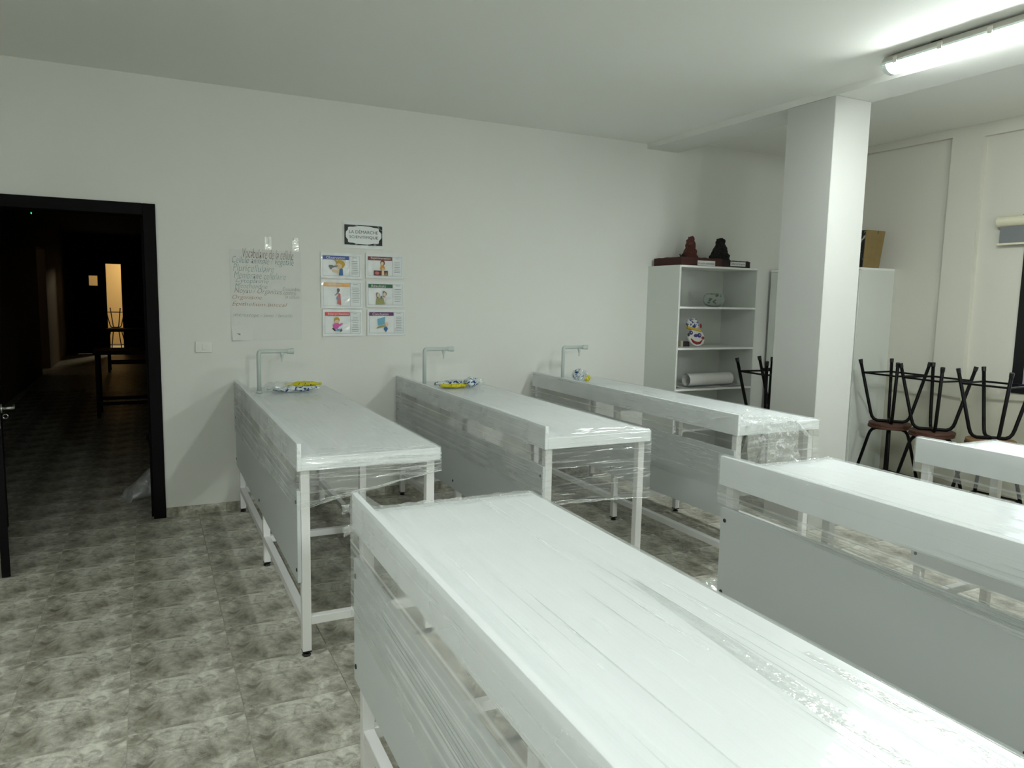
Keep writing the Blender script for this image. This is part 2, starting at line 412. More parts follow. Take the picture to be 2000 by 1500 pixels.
# opening and unseen room added to put a warm band of light in the hall
b = MB(); b.box((HX - 2.2, 11.9, 0), (HX - .15, 12.05, 3.1)); b.box((HX - 2.2, 10.4, 0), (HX - .15, 10.6, 3.1)); b.box((HX - 2.35, 10.4, 0), (HX - 2.2, 12.05, 3.1)); b.box((HX - 2.35, 10.4, -.05), (HX - .0, 12.05, -.002))
struct(b.build('wall_added_side_room', HALL))
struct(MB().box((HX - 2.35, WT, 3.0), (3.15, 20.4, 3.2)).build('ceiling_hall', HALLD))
# far wall with the doorway
fx0, fx1, fx2, fz = -1.93, -1.24, -.90, 2.28
b = MB(); b.box((HX - .15, HY, 0), (fx0 - .06, HY + .15, 3.1)); b.box((fx2 + .06, HY, 0), (3.15, HY + .15, 3.1)); b.box((fx0 - .06, HY, fz + .05), (fx2 + .06, HY + .15, 3.1))
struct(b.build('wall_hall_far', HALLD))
d2 = empty('door_2'); struct(d2)
MB().box((fx0 - .06, HY - .02, 0), (fx0, HY + .16, fz + .05)).build('door_jamb', DARKWOOD, d2)
MB().box((fx2, HY - .02, 0), (fx2 + .06, HY + .16, fz + .05)).build('door_jamb', DARKWOOD, d2)
MB().box((fx0, HY - .02, fz), (fx2, HY + .16, fz + .05)).build('door_header', DARKWOOD, d2)
b = MB(); wx0, wx1, wz0, wz1 = -1.62, -1.43, 1.72, 1.97
b.box((fx0, HY + .03, .005), (fx1, HY + .07, wz0)); b.box((fx0, HY + .03, wz1), (fx1, HY + .07, fz)); b.box((fx0, HY + .03, wz0), (wx0, HY + .07, wz1)); b.box((wx1, HY + .03, wz0), (fx1, HY + .07, wz1))
b.build('door_leaf', DARKWOOD, d2)
GL = bpy.data.materials.new('clear_glass'); GL.use_nodes = True; g = GL.node_tree.nodes['Principled BSDF']; g.inputs['Transmission Weight'].default_value = 1; g.inputs['Roughness'].default_value = .02; g.inputs['IOR'].default_value = 1.1
MB().box((wx0, HY + .045, wz0), (wx1, HY + .055, wz1)).build('glass_pane', GL, d2)
# lit room at the end
TANW = mat('far_room_tan_paint', (205, 176, 120), .8, var=.04)
b = MB(); b.box((-3.2, 19.5, 0), (1.2, 19.65, 3.1)); b.box((-3.35, HY + .15, 0), (-3.2, 19.65, 3.1)); b.box((1.05, HY + .15, 0), (1.2, 19.65, 3.1))
struct(b.build('wall_far_room', TANW))
ld = bpy.data.lights.new('far_room_lamp', 'POINT'); ld.energy = 32; ld.color = (1, .84, .55); ld.shadow_soft_size = .15
lo = bpy.data.objects.new('far_room_lamp', ld); COL.objects.link(lo); lo.location = (-.2, 18.2, 2.6); struct(lo)
ld = bpy.data.lights.new('added_side_room_lamp', 'POINT'); ld.energy = .7; ld.color = (1, .8, .5); ld.shadow_soft_size = .2  # unseen lamp, added to light the edge of the opening
lo = bpy.data.objects.new('added_side_room_lamp', ld); COL.objects.link(lo); lo.location = (HX - 1.3, 11.0, 2.2); struct(lo)


# ------------------------------------------------------------------ lab benches
W = .650; ZT, ZB, ZL = .906, .849, .969; PT, PB = .7585, .347


def film_sheet(n_y, L, zl_far, zl_near, seed, top=True, zr=.80):
    """side, over the lip, over the top and down the right side, running the length of the bench"""
    prof = []
    def seg(a, c, n):
        for k in range(n): prof.append((a[0] + (c[0] - a[0]) * k / n, a[1] + (c[1] - a[1]) * k / n))
    seg((-.004, 0), (-.004, 1), 22)              # z by parameter, from lower edge up to the lip
    seg((-.004, ZL + .003), (.021, ZL + .004), 3)
    seg((.021, ZL + .004), (.10, ZT + .006), 8)
    seg((.10, ZT + .006), (W + .004, ZT + .004), 46)
    seg((W + .004, ZT + .004), (W + .005, ZB - .002), 6)
    seg((W + .005, ZB - .002), (W + .003, zr), 5)
    prof.append((W + .003, zr))
    np_ = len(prof)
    def fn(u, v):
        i = min(int(round(u * (np_ - 1))), np_ - 1); x, z = prof[i]
        y = -v * L
        if i < 22:
            lo = zl_far + (zl_near - zl_far) * v + .012 * noise.noise(Vector((v * 9, seed, 0)))
            z = lo + (ZL + .003 - lo) * (z if i else 0)
        n1 = noise.noise(Vector((i * .55 + seed * 7, y * .35, seed))) ; n2 = noise.noise(Vector((i * .16, y * .7, seed + 9)))
        d = .0016 * (n1 + .5) + .0016 * (n2 + .5)
        d = max(d, 0)
        if i < 22: x -= d; 
        elif i < 85: z += d
        else: x += d
        if 33 < i < 36: z += .001
        return (x, y, z)
    return fn, np_ - 1


def make_bench(x, y, rz, L, label, film=(.62, .70), end=None, far_end=False, tap=None):
    root = empty('lab_bench', (x, y, 0), rz, label=label, cat='bench', group='white wrapped laboratory benches')
    MB().box((.018, -L, ZB), (W, 0, ZT)).build('tabletop', LAM, root, bevel=.0015)
    MB().box((0, -L, ZB), (.018, 0, ZL)).build('back_lip', LAM, root, bevel=.001)
    MB().box((0, -L + .02, PB), (.0155, -.02, PT)).build('side_panel', PANELM, root, bevel=.001)
    ly = (-.045, -L / 2, -L + .042); lx = (.0365, W - .040)
    for yy in ly:
        for xx in lx:
            lg = MB().box((xx - .0195, yy - .0195, .025), (xx + .0195, yy + .0195, ZB)).build('leg', STEEL, root, bevel=.002)
            ft = MB(); ft.box((xx - .0195, yy - .0195, .019), (xx + .0195, yy + .0195, .0255)); ft.lathe([(.006, .008), (.006, .02)], (xx, yy, 0), 10); ft.lathe([(.019, 0), (.020, .004), (.016, .010), (.008, .013)], (xx, yy, 0), 16)
            ft.build('foot', BLACKP, lg)
        MB().box((lx[0] + .0195, yy - .018, .145), (lx[1] - .0195, yy + .018, .183)).build('cross_rail', STEEL, root, bevel=.002)
        if yy == ly[1]: MB().box((lx[0] + .0195, yy - .018, ZB - .04), (lx[1] - .0195, yy + .018, ZB)).build('top_rail', STEEL, root, bevel=.002)
    for xx in lx:
        for a, c in ((ly[0], ly[1]), (ly[1], ly[2])):
            MB().box((xx - .018, c + .0195, .145), (xx + .018, a - .0195, .183)).build('long_rail', STEEL, root, bevel=.002)
    for yy in ly:
        for zz in (.705, .400):
            o = MB().lathe([(.0085, 0), (.0085, .002), (.006, .004), (.001, .004)], n=12).build('bolt', BOLT, root, loc=(0, yy, zz)); o.rotation_euler = (0, -PI / 2, 0)
    fn, n_ = film_sheet(40, L, film[0], film[1], x * 1.7 + y)
    gm = MB().grid(fn, n_, 60); gm.mi = [1 if k // 60 < 21 else 0 for k in range(len(gm.f))]
    o = gm.build('stretch_film', [FILM_L, FILM_V if x < 2 and film[0] < .7 else FILM_T], root, smooth=True); o['label'] = 'clear plastic stretch film with long creases'
    if end:
        zl_, zr_ = end
        def fe(u, v):
            xx = -.004 + u * (W + .008); lo = zl_ + (zr_ - zl_) * u + .012 * noise.noise(Vector((u * 8, x, 3)))
            hi = ZT + .003 if u > .03 else ZL
            z = lo + (hi - lo) * v
            yy = -L - .004 - .006 * abs(noise.noise(Vector((u * 3, z * 40, x)))) + (.012 * math.sin(PI * u) if z < ZB - .01 else 0)
            return (xx, yy, z)
        o = MB().grid(fe, 26, 70).build('stretch_film', FILM_X, root, smooth=True)
        rr_ = random.Random(int(x * 100)); b = MB()
        for q in range(46):
            x0 = rr_.uniform(.03, W - .05); ln = rr_.uniform(.03, .16); x1 = min(W, x0 + ln); sl = rr_.uniform(-.06, .10)
            zone = rr_.random()
            if zone < .38:
                yy = -L + .005 + .13 * rr_.random() ** 1.6; P_ = [(x0 + (x1 - x0) * k / 6, yy + .02 * sl * k, ZT + .0075 + .001 * math.sin(k)) for k in range(7)]
            else:
                hi = ZT if zone < .6 else ZB - .01; zz = rr_.uniform(hi - .05 if zone < .6 else max(zl_, zr_) + .01, hi)
                P_ = [(x0 + (x1 - x0) * k / 6, -L - .009, zz + sl * ln * k / 6) for k in range(7)]
            rad = rr_.uniform(.0005, .0012); b.tube(P_, [rad * .3, rad, rad, rad, rad, rad, rad * .3], 5)
        o = b.build('film_glint_crease', FILM_W, root); o['kind'] = 'stuff'  # short white strokes in place of glints on the film
        # the gathered rope-like lower edge of the film
        pts = [(-.004 + u / 20 * (W + .008), -L - .006 + .010 * math.sin(PI * u / 20), zl_ + (zr_ - zl_) * u / 20 + .006 * noise.noise(Vector((u, x, 1)))) for u in range(21)]
        for q in range(4):
            MB().tube([(a + .0, c - .002 * q, z + .008 * q * (1 - k / 20) + .004 * noise.noise(Vector((k * .7, q * 5.0, x)))) for k, (a, c, z) in enumerate(pts)], [.0010 + .0016 * abs(noise.noise(Vector((k * .9, q, 2)))) for k in range(21)], 6).build('film_fold', FILM_C, root, smooth=True)
    if far_end:
        def ff(u, v):
            xx = -.004 + u * (W + .008); lo = .80 + .02 * noise.noise(Vector((u * 7, x, 8))); hi = (ZT + .004) if u > .04 else ZL
            return (xx, .004 + .008 * abs(noise.noise(Vector((u * 9, v * 6, x)))), lo + (hi - lo) * v)
        MB().grid(ff, 40, 14).build('stretch_film', FILM_X, root, smooth=True)
        # bunched film strip lying along the far edge of the top
        def fr(u, v):
            xx = .02 + u * (W - .03); yy = .004 - v * (.05 + .03 * noise.noise(Vector((u * 6, x, 2))))
            return (xx, yy, ZT + .0075 + .008 * abs(noise.noise(Vector((xx * 22, yy * 60, x)))) * (1 - v))
        MB().grid(fr, 70, 10).build('film_fold', FILM_C, root)
    return root


B = {}
B[1] = make_bench(.2162, -.010, 0, 2.49, 'white lab bench nearest the dark doorway, film sagging diagonally under its near end', (.60, .69), (.68, .80))
B[2] = make_bench(1.4378, -.010, -.0024, 2.475, 'middle white lab bench of the back row, film level between its near legs', (.60, .60), (.56, .54))
B[3] = make_bench(2.6535, -.045, -.002, 2.50, 'back-row white lab bench beside the column, crumpled film hanging over its end', (.50, .52), (.50, .48))
B[4] = make_bench(.2372, -3.352, -.0153, 2.5, 'large white film-wrapped lab bench filling the bottom of the picture', (.56, .45), None, True)
B[5] = make_bench(1.7785, -3.356, -.0131, 2.5, 'white lab bench at the lower right, film only over its upper part', (.775, .64), None, True)
B[6] = make_bench(2.9967, -3.380, .001, 2.5, 'white lab bench cut by the right edge of the picture, in front of the stools', (.80, .74), None, True)

# torn film flaps at the far corner of the foreground bench and the drape over the third bench
def crumple(name, parent, fn, nu, nv, amp, fr, seed, mat_=None):
    def g(u, v):
        p = Vector(fn(u, v)); q = p * fr + Vector((seed, seed * 2, seed * 3))
        d = Vector((noise.noise(q), noise.noise(q + Vector((9, 0, 0))), noise.noise(q + Vector((0, 9, 0)))))
        q2 = q * 2.7; d2 = Vector((noise.noise(q2), noise.noise(q2 + Vector((5, 0, 0))), noise.noise(q2 + Vector((0, 5, 0)))))
        return p + d * amp + d2 * amp * .5
    return MB().grid(g, nu, nv).build(name, mat_ or FILM_C, parent)


for k, (z0, z1) in enumerate(((.83, .86), (.90, .935))):
    crumple('film_flap', B[4], lambda u, v: (-.006 - .022 * v, .006 + .006 * v, z0 + (z1 - z0) * u - .008 * v), 12, 8, .006, 60, 3 + k)
L3 = 2.50
def drape(u, v):
    # u across (x), v from on the top, over the edge, hanging down
    x = .03 + .40 * u
    s = v * .52
    if s < .16: return (x - .20 * (.16 - s) * (1 - u) / .16 + .12 * v, -L3 + .16 - s, ZT + .014 + (.035 * math.sin(PI * s / .16) * (1 - u) ** 2))
    return (x + .12 * v - .03, -L3 - .014, ZT + .012 - (s - .16))
crumple('film_drape', B[3], drape, 46, 60, .012, 16, 5)
crumple('film_drape', B[3], lambda u, v: (.03 + .14 * u, -L3 + .07 - .10 * v, ZT + .015 + .075 * math.sin(PI * u) * math.sin(PI * min(1, v * 1.1 + .1))), 26, 22, .014, 24, 7)
crumple('film_drape', B[3], lambda u, v: (.12 + .42 * u + .012 * math.cos(2 * PI * v), -L3 + .10 - .125 * u + .012 * math.sin(2 * PI * v), ZT + .022 - (max(0, u - .75)) * .45), 50, 8, .006, 50, 9)

FILM_F = film_material('film_ridge', 1, haze=.04, streak=.1, scale=50, bump=.05, gloss=.32, rough=.06)
rf = random.Random(5)
def ridges(parent, spans):
    for (xa, y0, y1, r, sl) in spans:
        n = max(6, int((y1 - y0) * -14)); pts = []
        for k in range(n + 1):
            y = y0 + (y1 - y0) * k / n
            x = xa + sl * (y - y0) + .003 * noise.noise(Vector((y * 1.4, xa * 30, 0)))
            pts.append((x, y, ZT + .0062))
        rs = [max(.0002, r * min(1, k / 2.0, (n - k) / 2.0)) for k in range(n + 1)]
        MB().tube(pts, rs, 8).build('film_ridge', FILM_F, parent, smooth=True)
sp4 = [(.12 + .50 * rf.random(), -.5 - 1.2 * rf.random(), 0, .0006 + .0008 * rf.random(), .02 * (rf.random() - .5)) for _ in range(16)]
sp4 = [(a, b_, b_ - .35 - .8 * rf.random(), r, s_) for a, b_, _, r, s_ in sp4]; ridges(B[4], [(a, b_, max(c, -2.45), r, s_) for a, b_, c, r, s_ in sp4])
sp5 = [(.12 + .50 * rf.random(), -.7 - .9 * rf.random(), 0, .0006 + .0008 * rf.random(), .02 * (rf.random() - .5)) for _ in range(14)]
ridges(B[5], [(a, b_, max(b_ - .35 - .6 * rf.random(), -2.45), r, s_) for a, b_, _, r, s_ in sp5])
def sparkle(parent, x0, y0, x1, y1, w_, seed):
    def g(u, v):
        y = y0 + (y1 - y0) * u; x = x0 + (x1 - x0) * u + (v - .5) * w_ * (.5 + .5 * math.sin(PI * u))
        return (x, y, ZT + .0068 + .0018 * noise.noise(Vector((x * 130, y * 55, seed))) * math.sin(PI * v))
    MB().grid(g, int(abs(y1 - y0) * 150), 14).build('film_glint_crease', FILM_S, parent)
sparkle(B[4], .50, -.85, .42, -2.3, .05, 2); sparkle(B[4], .60, -1.3, .58, -2.4, .04, 3)
sparkle(B[5], .08, -.35, .10, -1.6, .03, 4); sparkle(B[5], .45, -.9, .40, -1.8, .05, 5)
# bunched film lines on the side of the bench at the lower right
def side_ridges(parent, spans):
    for (za, y0, y1, r, sl) in spans:
        n = 24; pts = [(-.0075, y0 + (y1 - y0) * k / n, za + sl * (y0 - (y0 + (y1 - y0) * k / n)) + .004 * noise.noise(Vector((k * .2, za * 40, 3)))) for k in range(n + 1)]
        MB().tube(pts, [max(.0002, r * min(1, k / 2.0, (n - k) / 2.0)) for k in range(n + 1)], 8).build('film_ridge', FILM_F, parent, smooth=True)
side_ridges(B[5], [(.80 - .012 * k, -.05 - .1 * k, -2.3, .0018 + .0012 * (k % 2), -.022) for k in range(5)] + [(.86 + .02 * k, -.8 - .15 * k, -1.9 - .1 * k, .0012, -.01) for k in range(5)])
side_ridges(B[4], [(.72 - .02 * k, -.25 - .12 * k, -1.6 - .1 * k, .0012, -.03) for k in range(5)])

# ------------------------------------------------------------------ laboratory taps
def make_tap(x, y, label):
    r = empty('lab_tap', (x, y, ZT), 0, label=label, cat='tap', group='grey plastic taps at the wall end of the benches')
    MB().lathe([(.022, .004), (.022, .012), (.016, .016)], n=18).build('base_ring', TAPM, r, smooth=False)
    z = .293; R_ = .016
    MB().tube([(0, 0, .004), (0, 0, z - .02), (.003, 0, z - .006), (.010, 0, z), (.02, 0, z), (.19, 0, z)], .0145, 14).build('pipe', TAPM, r, smooth=True)
    o = MB().lathe([(.014, 0), (.0175, .002), (.0215, .045), (.020, .048)], n=16).build('knob', TAPM, r, loc=(.19, 0, z)); o.rotation_euler = (0, PI / 2, 0)
    n_ = MB().lathe([(.0135, 0), (.0135, -.014), (.0105, -.018), (.0115, -.022), (.0105, -.032), (.006, -.036), (.0055, -.066)], n=14)
    n_.build('nozzle', TAPM, r, loc=(.158, 0, z - .010))
    return r


make_tap(.352, -.297, 'grey L-shaped plastic tap on the bench nearest the doorway')
make_tap(1.572, -.297, 'grey L-shaped plastic tap on the middle bench of the back row')
make_tap(2.81, -.297, 'grey L-shaped plastic tap on the back-row bench beside the column')

# ------------------------------------------------------------------ plastic packs of tap fittings
def pack_mats(name, c1, c2, sc, th):
    m = bpy.data.materials.new(name); m.use_nodes = True; nt = m.node_tree; p = nt.nodes['Principled BSDF']; p.inputs['Roughness'].default_value = .2
    tc = nt.nodes.new('ShaderNodeTexCoord'); n = nt.nodes.new('ShaderNodeTexNoise'); n.inputs['Scale'].default_value = sc; n.inputs['Detail'].default_value = 3; n.inputs['Distortion'].default_value = 1.2
    nt.links.new(tc.outputs['Object'], n.inputs['Vector']); r = nt.nodes.new('ShaderNodeValToRGB'); r.color_ramp.interpolation = 'CONSTANT'
    r.color_ramp.elements[0].position = 0; r.color_ramp.elements[0].color = lin(c1); r.color_ramp.elements[1].position = th; r.color_ramp.elements[1].color = lin(c2)
    nt.links.new(n.outputs['Fac'], r.inputs[0]); nt.links.new(r.outputs[0], p.inputs['Base Color']); return m


PWB = pack_mats('printed_white_blue_plastic', (206, 216, 218), (24, 58, 110), 34, .565)
PYB = pack_mats('printed_yellow_plastic', (202, 192, 20), (60, 62, 30), 46, .62)


def pillow(L, Wd, Hh, seed, n=26, m=14, amp=.012, bend=0.0, taper=0.0):
    def fn(u, v):
        a = 2 * PI * v; e = math.sin(PI * min(max(u, .02), .98)) ** .45 * (1 - taper * u)
        p = Vector(((u - .5) * L, math.cos(a) * Wd / 2 * e, Hh / 2 + math.sin(a) * Hh / 2 * e)); p.y += bend * math.sin(PI * u)
        q = Vector((p.x * 28, p.y * 34, p.z * 40 + seed)); d = noise.noise(q) * amp
        p += Vector((0, math.cos(a), math.sin(a))) * d; p.z = max(p.z, .0005); return p
    return fn


def pack(x, y, rz, z, label, parts):
    r = empty('plastic_pack', (x, y, z), rz, label=label, cat='plastic bag', group='plastic packs left beside the taps')
    for nm, m, loc, arg, kw in parts:
        o = MB().grid(pillow(*arg, **kw), 30, 16).build(nm, m, r, loc=loc)
        if nm == 'yellow_wrapper': o['label'] = 'yellow wrapper with dark print'
    return r


pa = at(522, 768, 2, .92); pb = at(634, 766, 2, .92); rz = 0.0
pack(.585, -.315, -.06, ZT + .008, 'long pack with yellow wrapper and white film on the bench nearest the doorway',
     [('yellow_wrapper', PYB, (.065, .01, .030), (.26, .08, .040, 2.0), dict(amp=.010, taper=.1)),
      ('white_wrapper', PWB, (0, -.01, 0), (.36, .10, .040, 7.1), dict(amp=.012)),
      ('clear_wrapper', FILM_C, (-.10, -.01, .0), (.20, .13, .075, 4.0), dict(amp=.016))])
pack(1.80, -.42, -.03, ZT + .008, 'white and blue crinkled pack with a yellow strip on the middle back-row bench',
     [('yellow_wrapper', PYB, (-.05, -.045, .0), (.24, .05, .035, 3.0), dict(amp=.008, bend=-.02)),
      ('white_wrapper', PWB, (-.03, .01, .0), (.30, .10, .055, 1.3), dict(amp=.014)),
      ('blue_print_end', PWB, (.10, -.03, 0), (.12, .10, .075, 5.3), dict(amp=.016)),
      ('clear_wrapper', FILM_C, (.18, .0, .0), (.09, .09, .07, 8.8), dict(amp=.02))])
pack(2.955, -.36, .1, ZT + .008, 'small bunched blue and green pack on the back-row bench beside the column',
     [('white_wrapper', PWB, (-.02, 0, 0), (.13, .09, .095, 9.0), dict(amp=.02)),
      ('yellow_wrapper', PYB, (.045, -.02, 0), (.07, .06, .055, 6.0), dict(amp=.014)),
      ('clear_wrapper', FILM_C, (-.01, .0, .0), (.16, .11, .11, 2.6), dict(amp=.022))])

# heap of film on the floor
hp = empty('film_heap', (2.32, -2.72, 0), 0, label='crumpled heap of clear plastic film on the floor between the benches', cat='plastic film')
crumple('film_layer', hp, lambda u, v: ((u - .5) * .5, (v - .5) * .36, .012 + .075 * math.sin(PI * u) * math.sin(PI * v)), 40, 30, .028, 14, 2)
for v in hp.children[0].data.vertices: v.co.z = max(v.co.z, .002)

# ------------------------------------------------------------------ stools
RS, HS = .170, .565


def make_stool(label, seat_m=SEATW):
    r = empty('lab_stool', (0, 0, 0), 0, label=label, cat='stool', group='black tube stools stacked seat to seat')
    MB().lathe([(RS - .004, HS - .022), (RS, HS - .019), (RS, HS - .004), (RS - .004, HS)], n=36).build('seat', seat_m, r)
    zt_ = HS - .034
    for k, a in enumerate((0, PI / 2)):
        zz = zt_ - .0 - k * .0
        half = [(.268, .010), (.158, zz - .07), (.146, zz - .035), (.128, zz - .012), (.10, zz)]
        prof = half + [(.0, zz - (.001 if k else 0))] + [(-p, q) for p, q in half[::-1]]
        fr = MB().tube([(p * math.cos(a), p * math.sin(a), q + (.0 if k == 0 else -.0)) for p, q in prof], .0135, 10).build('leg_frame', BLKMETAL, r, smooth=True)
        for s_ in (1, -1):
            f0 = Vector((.270 * s_ * math.cos(a), .270 * s_ * math.sin(a), 0)); f1 = Vector((.262 * s_ * math.cos(a), .262 * s_ * math.sin(a), .035))
            MB().tube([f0, f1], [.0172, .0158], 12).build('rubber_foot', BLACKP, fr)
    rr = .246; cor = [(rr * math.cos(q * PI / 2), rr * math.sin(q * PI / 2), .115) for q in range(4)]
    for q in range(4): MB().tube([cor[q], cor[(q + 1) % 4]], .0080, 8).build('stretcher', BLKMETAL, r)
    return r


stool0 = make_stool('x')
spots = [((4.40, -1.05), 2.20, 'in the leftmost stack, left of the column'), ((4.78, -.93), 2.30, 'half hidden behind the column'),
         ((5.459, -1.449), 2.23, 'just right of the column'), ((5.431, -1.856), 2.22, 'in the middle wall stack'),
         ((5.500, -2.285), 2.38, 'nearest the window')]
used = False
for i, ((x, y), a, where) in enumerate(spots):
    for up in (True, False):
        s = copy_tree(stool0) if used else stool0; used = True
        s.location = (x, y, 0) if up else (x + .004, y - .003, 2 * HS)
        s.rotation_euler = (0, 0, a) if up else (PI, 0, a + .06)
        s['label'] = ('upright black stool with wooden seat, lower one ' if up else 'upside-down black stool, upper one ') + where
        if i == 4 and not up:
            for c_ in s.children:
                if c_.name.startswith('seat'): c_.data = c_.data.copy(); c_.data.materials[0] = SEATP

# ------------------------------------------------------------------ shelf unit and what is on it
SX0, SX1, SD, SH = 3.88, 4.81, -.459, 1.925
sh = empty('open_shelf_unit', (SX0, 0, 0), 0, label='tall open white shelf unit against the back wall, left of the column', cat='shelf')
SW = SX1 - SX0; T = .018
MB().box((0, SD, 0), (T, -.001, SH)).build('side_panel', [CABW], sh, bevel=.001)
MB().box((SW - T, SD, 0), (SW, -.001, SH)).build('side_panel', CABW, sh, bevel=.001)
MB().box((T, SD, SH - T), (SW - T, -.001, SH)).build('top_panel', CABE, sh, bevel=.001)
MB().box((T, -.008, .05), (SW - T, -.001, SH - T)).build('back_panel', CABW, sh)
for z in (1.548, 1.178, .805, .43, .06): MB().box((T, SD, z - .006), (SW - T, -.008, z + .012)).build('shelf', CABE, sh, bevel=.001)

TERRA = mat('dark_terracotta', (70, 30, 22), .75, var=.45, vscale=20, bump=.6, bscale=60)
TERRAD = mat('blackened_clay', (36, 20, 17), .75, var=.5, vscale=24, bump=.6, bscale=60)
CHAR = mat('charcoal_clay', (20, 18, 19), .8, var=.5, vscale=40, bump=.8, bscale=60)
LAVA = mat('red_brown_clay', (92, 34, 22), .6, var=.6, vscale=30, bump=.8, bscale=60)


def slab(Lx, Ly, Hh, seed):
    b = MB()
    def top(u, v):
        x, y = u * Lx, v * Ly; e = min(u, 1 - u, v, 1 - v)
        return (x, y, Hh + (.006 * noise.noise(Vector((x * 30, y * 30, seed))) if e > 0 else -.004 + .004 * noise.noise(Vector((x * 40, y * 40, seed)))))
    b.grid(top, 24, 18)
    for fn in (lambda u, v: (u * Lx, 0, v * top(u, 0)[2]), lambda u, v: (u * Lx, Ly, v * top(u, 1)[2]), lambda u, v: (0, u * Ly, v * top(0, u)[2]), lambda u, v: (Lx, u * Ly, v * top(1, u)[2]), lambda u, v: (u * Lx, v * Ly, 0)):
        b.grid(fn, 24 if fn((1), 0)[0] else 18, 2)
    return b


def cone(R_, Hh, seed, amp):
    def fn(u, v):
        a = 2 * PI * v; r = R_ * (1 - .74 * u ** .75) if u < .92 else R_ * .30 * (1 - (u - .92) / .08)
        z = Hh * min(u / .92, 1) - (.02 * (u - .92) / .08 if u > .92 else 0)
        q = Vector((math.cos(a) * r * 28, math.sin(a) * r * 28, z * 28 + seed)); d = noise.noise(q) * amp + noise.noise(q * 2.3) * amp * .5
        return ((r + d) * math.cos(a), (r + d) * math.sin(a), max(z + d * .5, .0))
    return fn


INK = mat('black_ink', (28, 28, 30), .6)
v1 = empty('volcano_model', (SX0 + .03, -.435, SH), 0, label='brown clay model of an erupting volcano on a slab, captioned Éruption volcanique', cat='model')
slab(.475, .39, .075, 1.0).build('slab', TERRA, v1)
MB().grid(cone(.078, .20, 1, .016), 22, 40).build('volcano', LAVA, v1, loc=(.235, .17, .072))
b = MB()
for k in range(9):
    a = random.uniform(0, 6.28); q = .02 * random.random(); x, y = .125 + q * math.cos(a) * 1.6, .15 + q * math.sin(a) * 1.6
    b.tube([(x, y, .07), (x + random.uniform(-.01, .01), y, .09), (x + random.uniform(-.025, .025), y + random.uniform(-.01, .01), .108)], [.003, .003, .004], 5)
b.build('clay_tree', CHAR, v1)
lb = MB().box((.185, -.004, .004), (.385, 0, .048)).build('caption_card', PAPER, v1)
t = text_mesh('Éruption volcanique', 'lettering', INK, .185, .030, lb); t.location = (.192, -.005, .009)
v2 = empty('volcano_model', (SX0 + .51, -.435, SH), 0, label='black clay volcano model on a dark slab, captioned Début de l\'éruption', cat='model')
slab(.33, .38, .062, 4.0).build('slab', TERRAD, v2)
MB().grid(cone(.105, .215, 6, .022), 22, 40).build('volcano', CHAR, v2, loc=(.13, .19, .06))
lb = MB().box((.09, -.004, .012), (.27, 0, .052)).build('caption_card', PAPER, v2)
t = text_mesh("Début de l'éruption", 'lettering', INK, .165, .028, lb); t.location = (.097, -.005, .017)

# green glass thing on the top shelf
GG = bpy.data.materials.new('pale_green_glass'); GG.use_nodes = True; g = GG.node_tree.nodes['Principled BSDF']
g.inputs['Base Color'].default_value = (.93, .98, .95, 1); g.inputs['Transmission Weight'].default_value = .9; g.inputs['Roughness'].default_value = .08; g.inputs['IOR'].default_value = 1.3
GP = mat('green_moss_pieces', (70, 108, 84), .6, var=.5, vscale=30)
gb = empty('glass_bowl', (SX0 + .60, -.24, 1.5602), 0, label='pale green glass bowl with green pieces on the top shelf', cat='bowl')
MB().lathe([(.045, 0), (.085, .02), (.105, .06), (.095, .105), (.07, .125), (.067, .123), (.09, .10), (.10, .06), (.08, .024), (.03, .008)], n=28).build('bowl', GG, gb, smooth=True)
for k in range(8):
    a = k * 2.4; q = .012 + .055 * (k / 8) ** .5
    o = MB().grid(pillow(.034, .022, .016, k, amp=.006), 8, 8).build('green_piece', GP, gb, loc=(q * math.cos(a), q * math.sin(a), .022 + .02 * random.random() + .03 * (k % 3))); o.rotation_euler = (random.random(), random.random(), a)

# painted clown face leaning on the second shelf
cw = empty('clown_face', (4.235, -.30, 1.1905), 0, label='painted clown face with spotted hat on the second shelf', cat='ornament')
FW_ = mat('white_glazed_paint', (232, 230, 222), .35, var=.03)
def disc(cx, cz, rx, rz, y, m, nm, par, th=.006, rot=0.0, n=28, wob=0.0):
    pts = []
    for k in range(n):
        a = 2 * PI * k / n; q = 1 + wob * math.sin(3 * a + 1); X, Z = rx * q * math.cos(a), rz * q * math.sin(a)
        pts.append((cx + X * math.cos(rot) - Z * math.sin(rot), cz + X * math.sin(rot) + Z * math.cos(rot)))
    return MB().prism(pts, y - th, y, 0).build(nm, m, par)
face = disc(0, .078, .086, .074, 0, FW_, 'face', cw, .018, -.5)
HAT = pack_mats('spotted_hat_paint', (226, 228, 222), (26, 52, 120), 55, .54)
disc(-.028, .195, .060, .052, -.002, HAT, 'hat', cw, .020, -.4)
YL = mat('yellow_paint', (214, 176, 30), .4, var=.1); BL = mat('blue_paint', (38, 40, 130), .4, var=.1); RD = mat('red_paint', (160, 30, 34), .4, var=.1); PU = mat('purple_paint', (70, 44, 110), .4, var=.1); BK = mat('black_paint', (26, 24, 30), .4)
M_ = Matrix.Translation((-.02, 0, .150)) @ Matrix.Rotation(.22, 4, 'Y')
MB().box((-.068, -.027, -.010), (.068, -.002, .010), M=M_).build('hat_band', YL, cw)
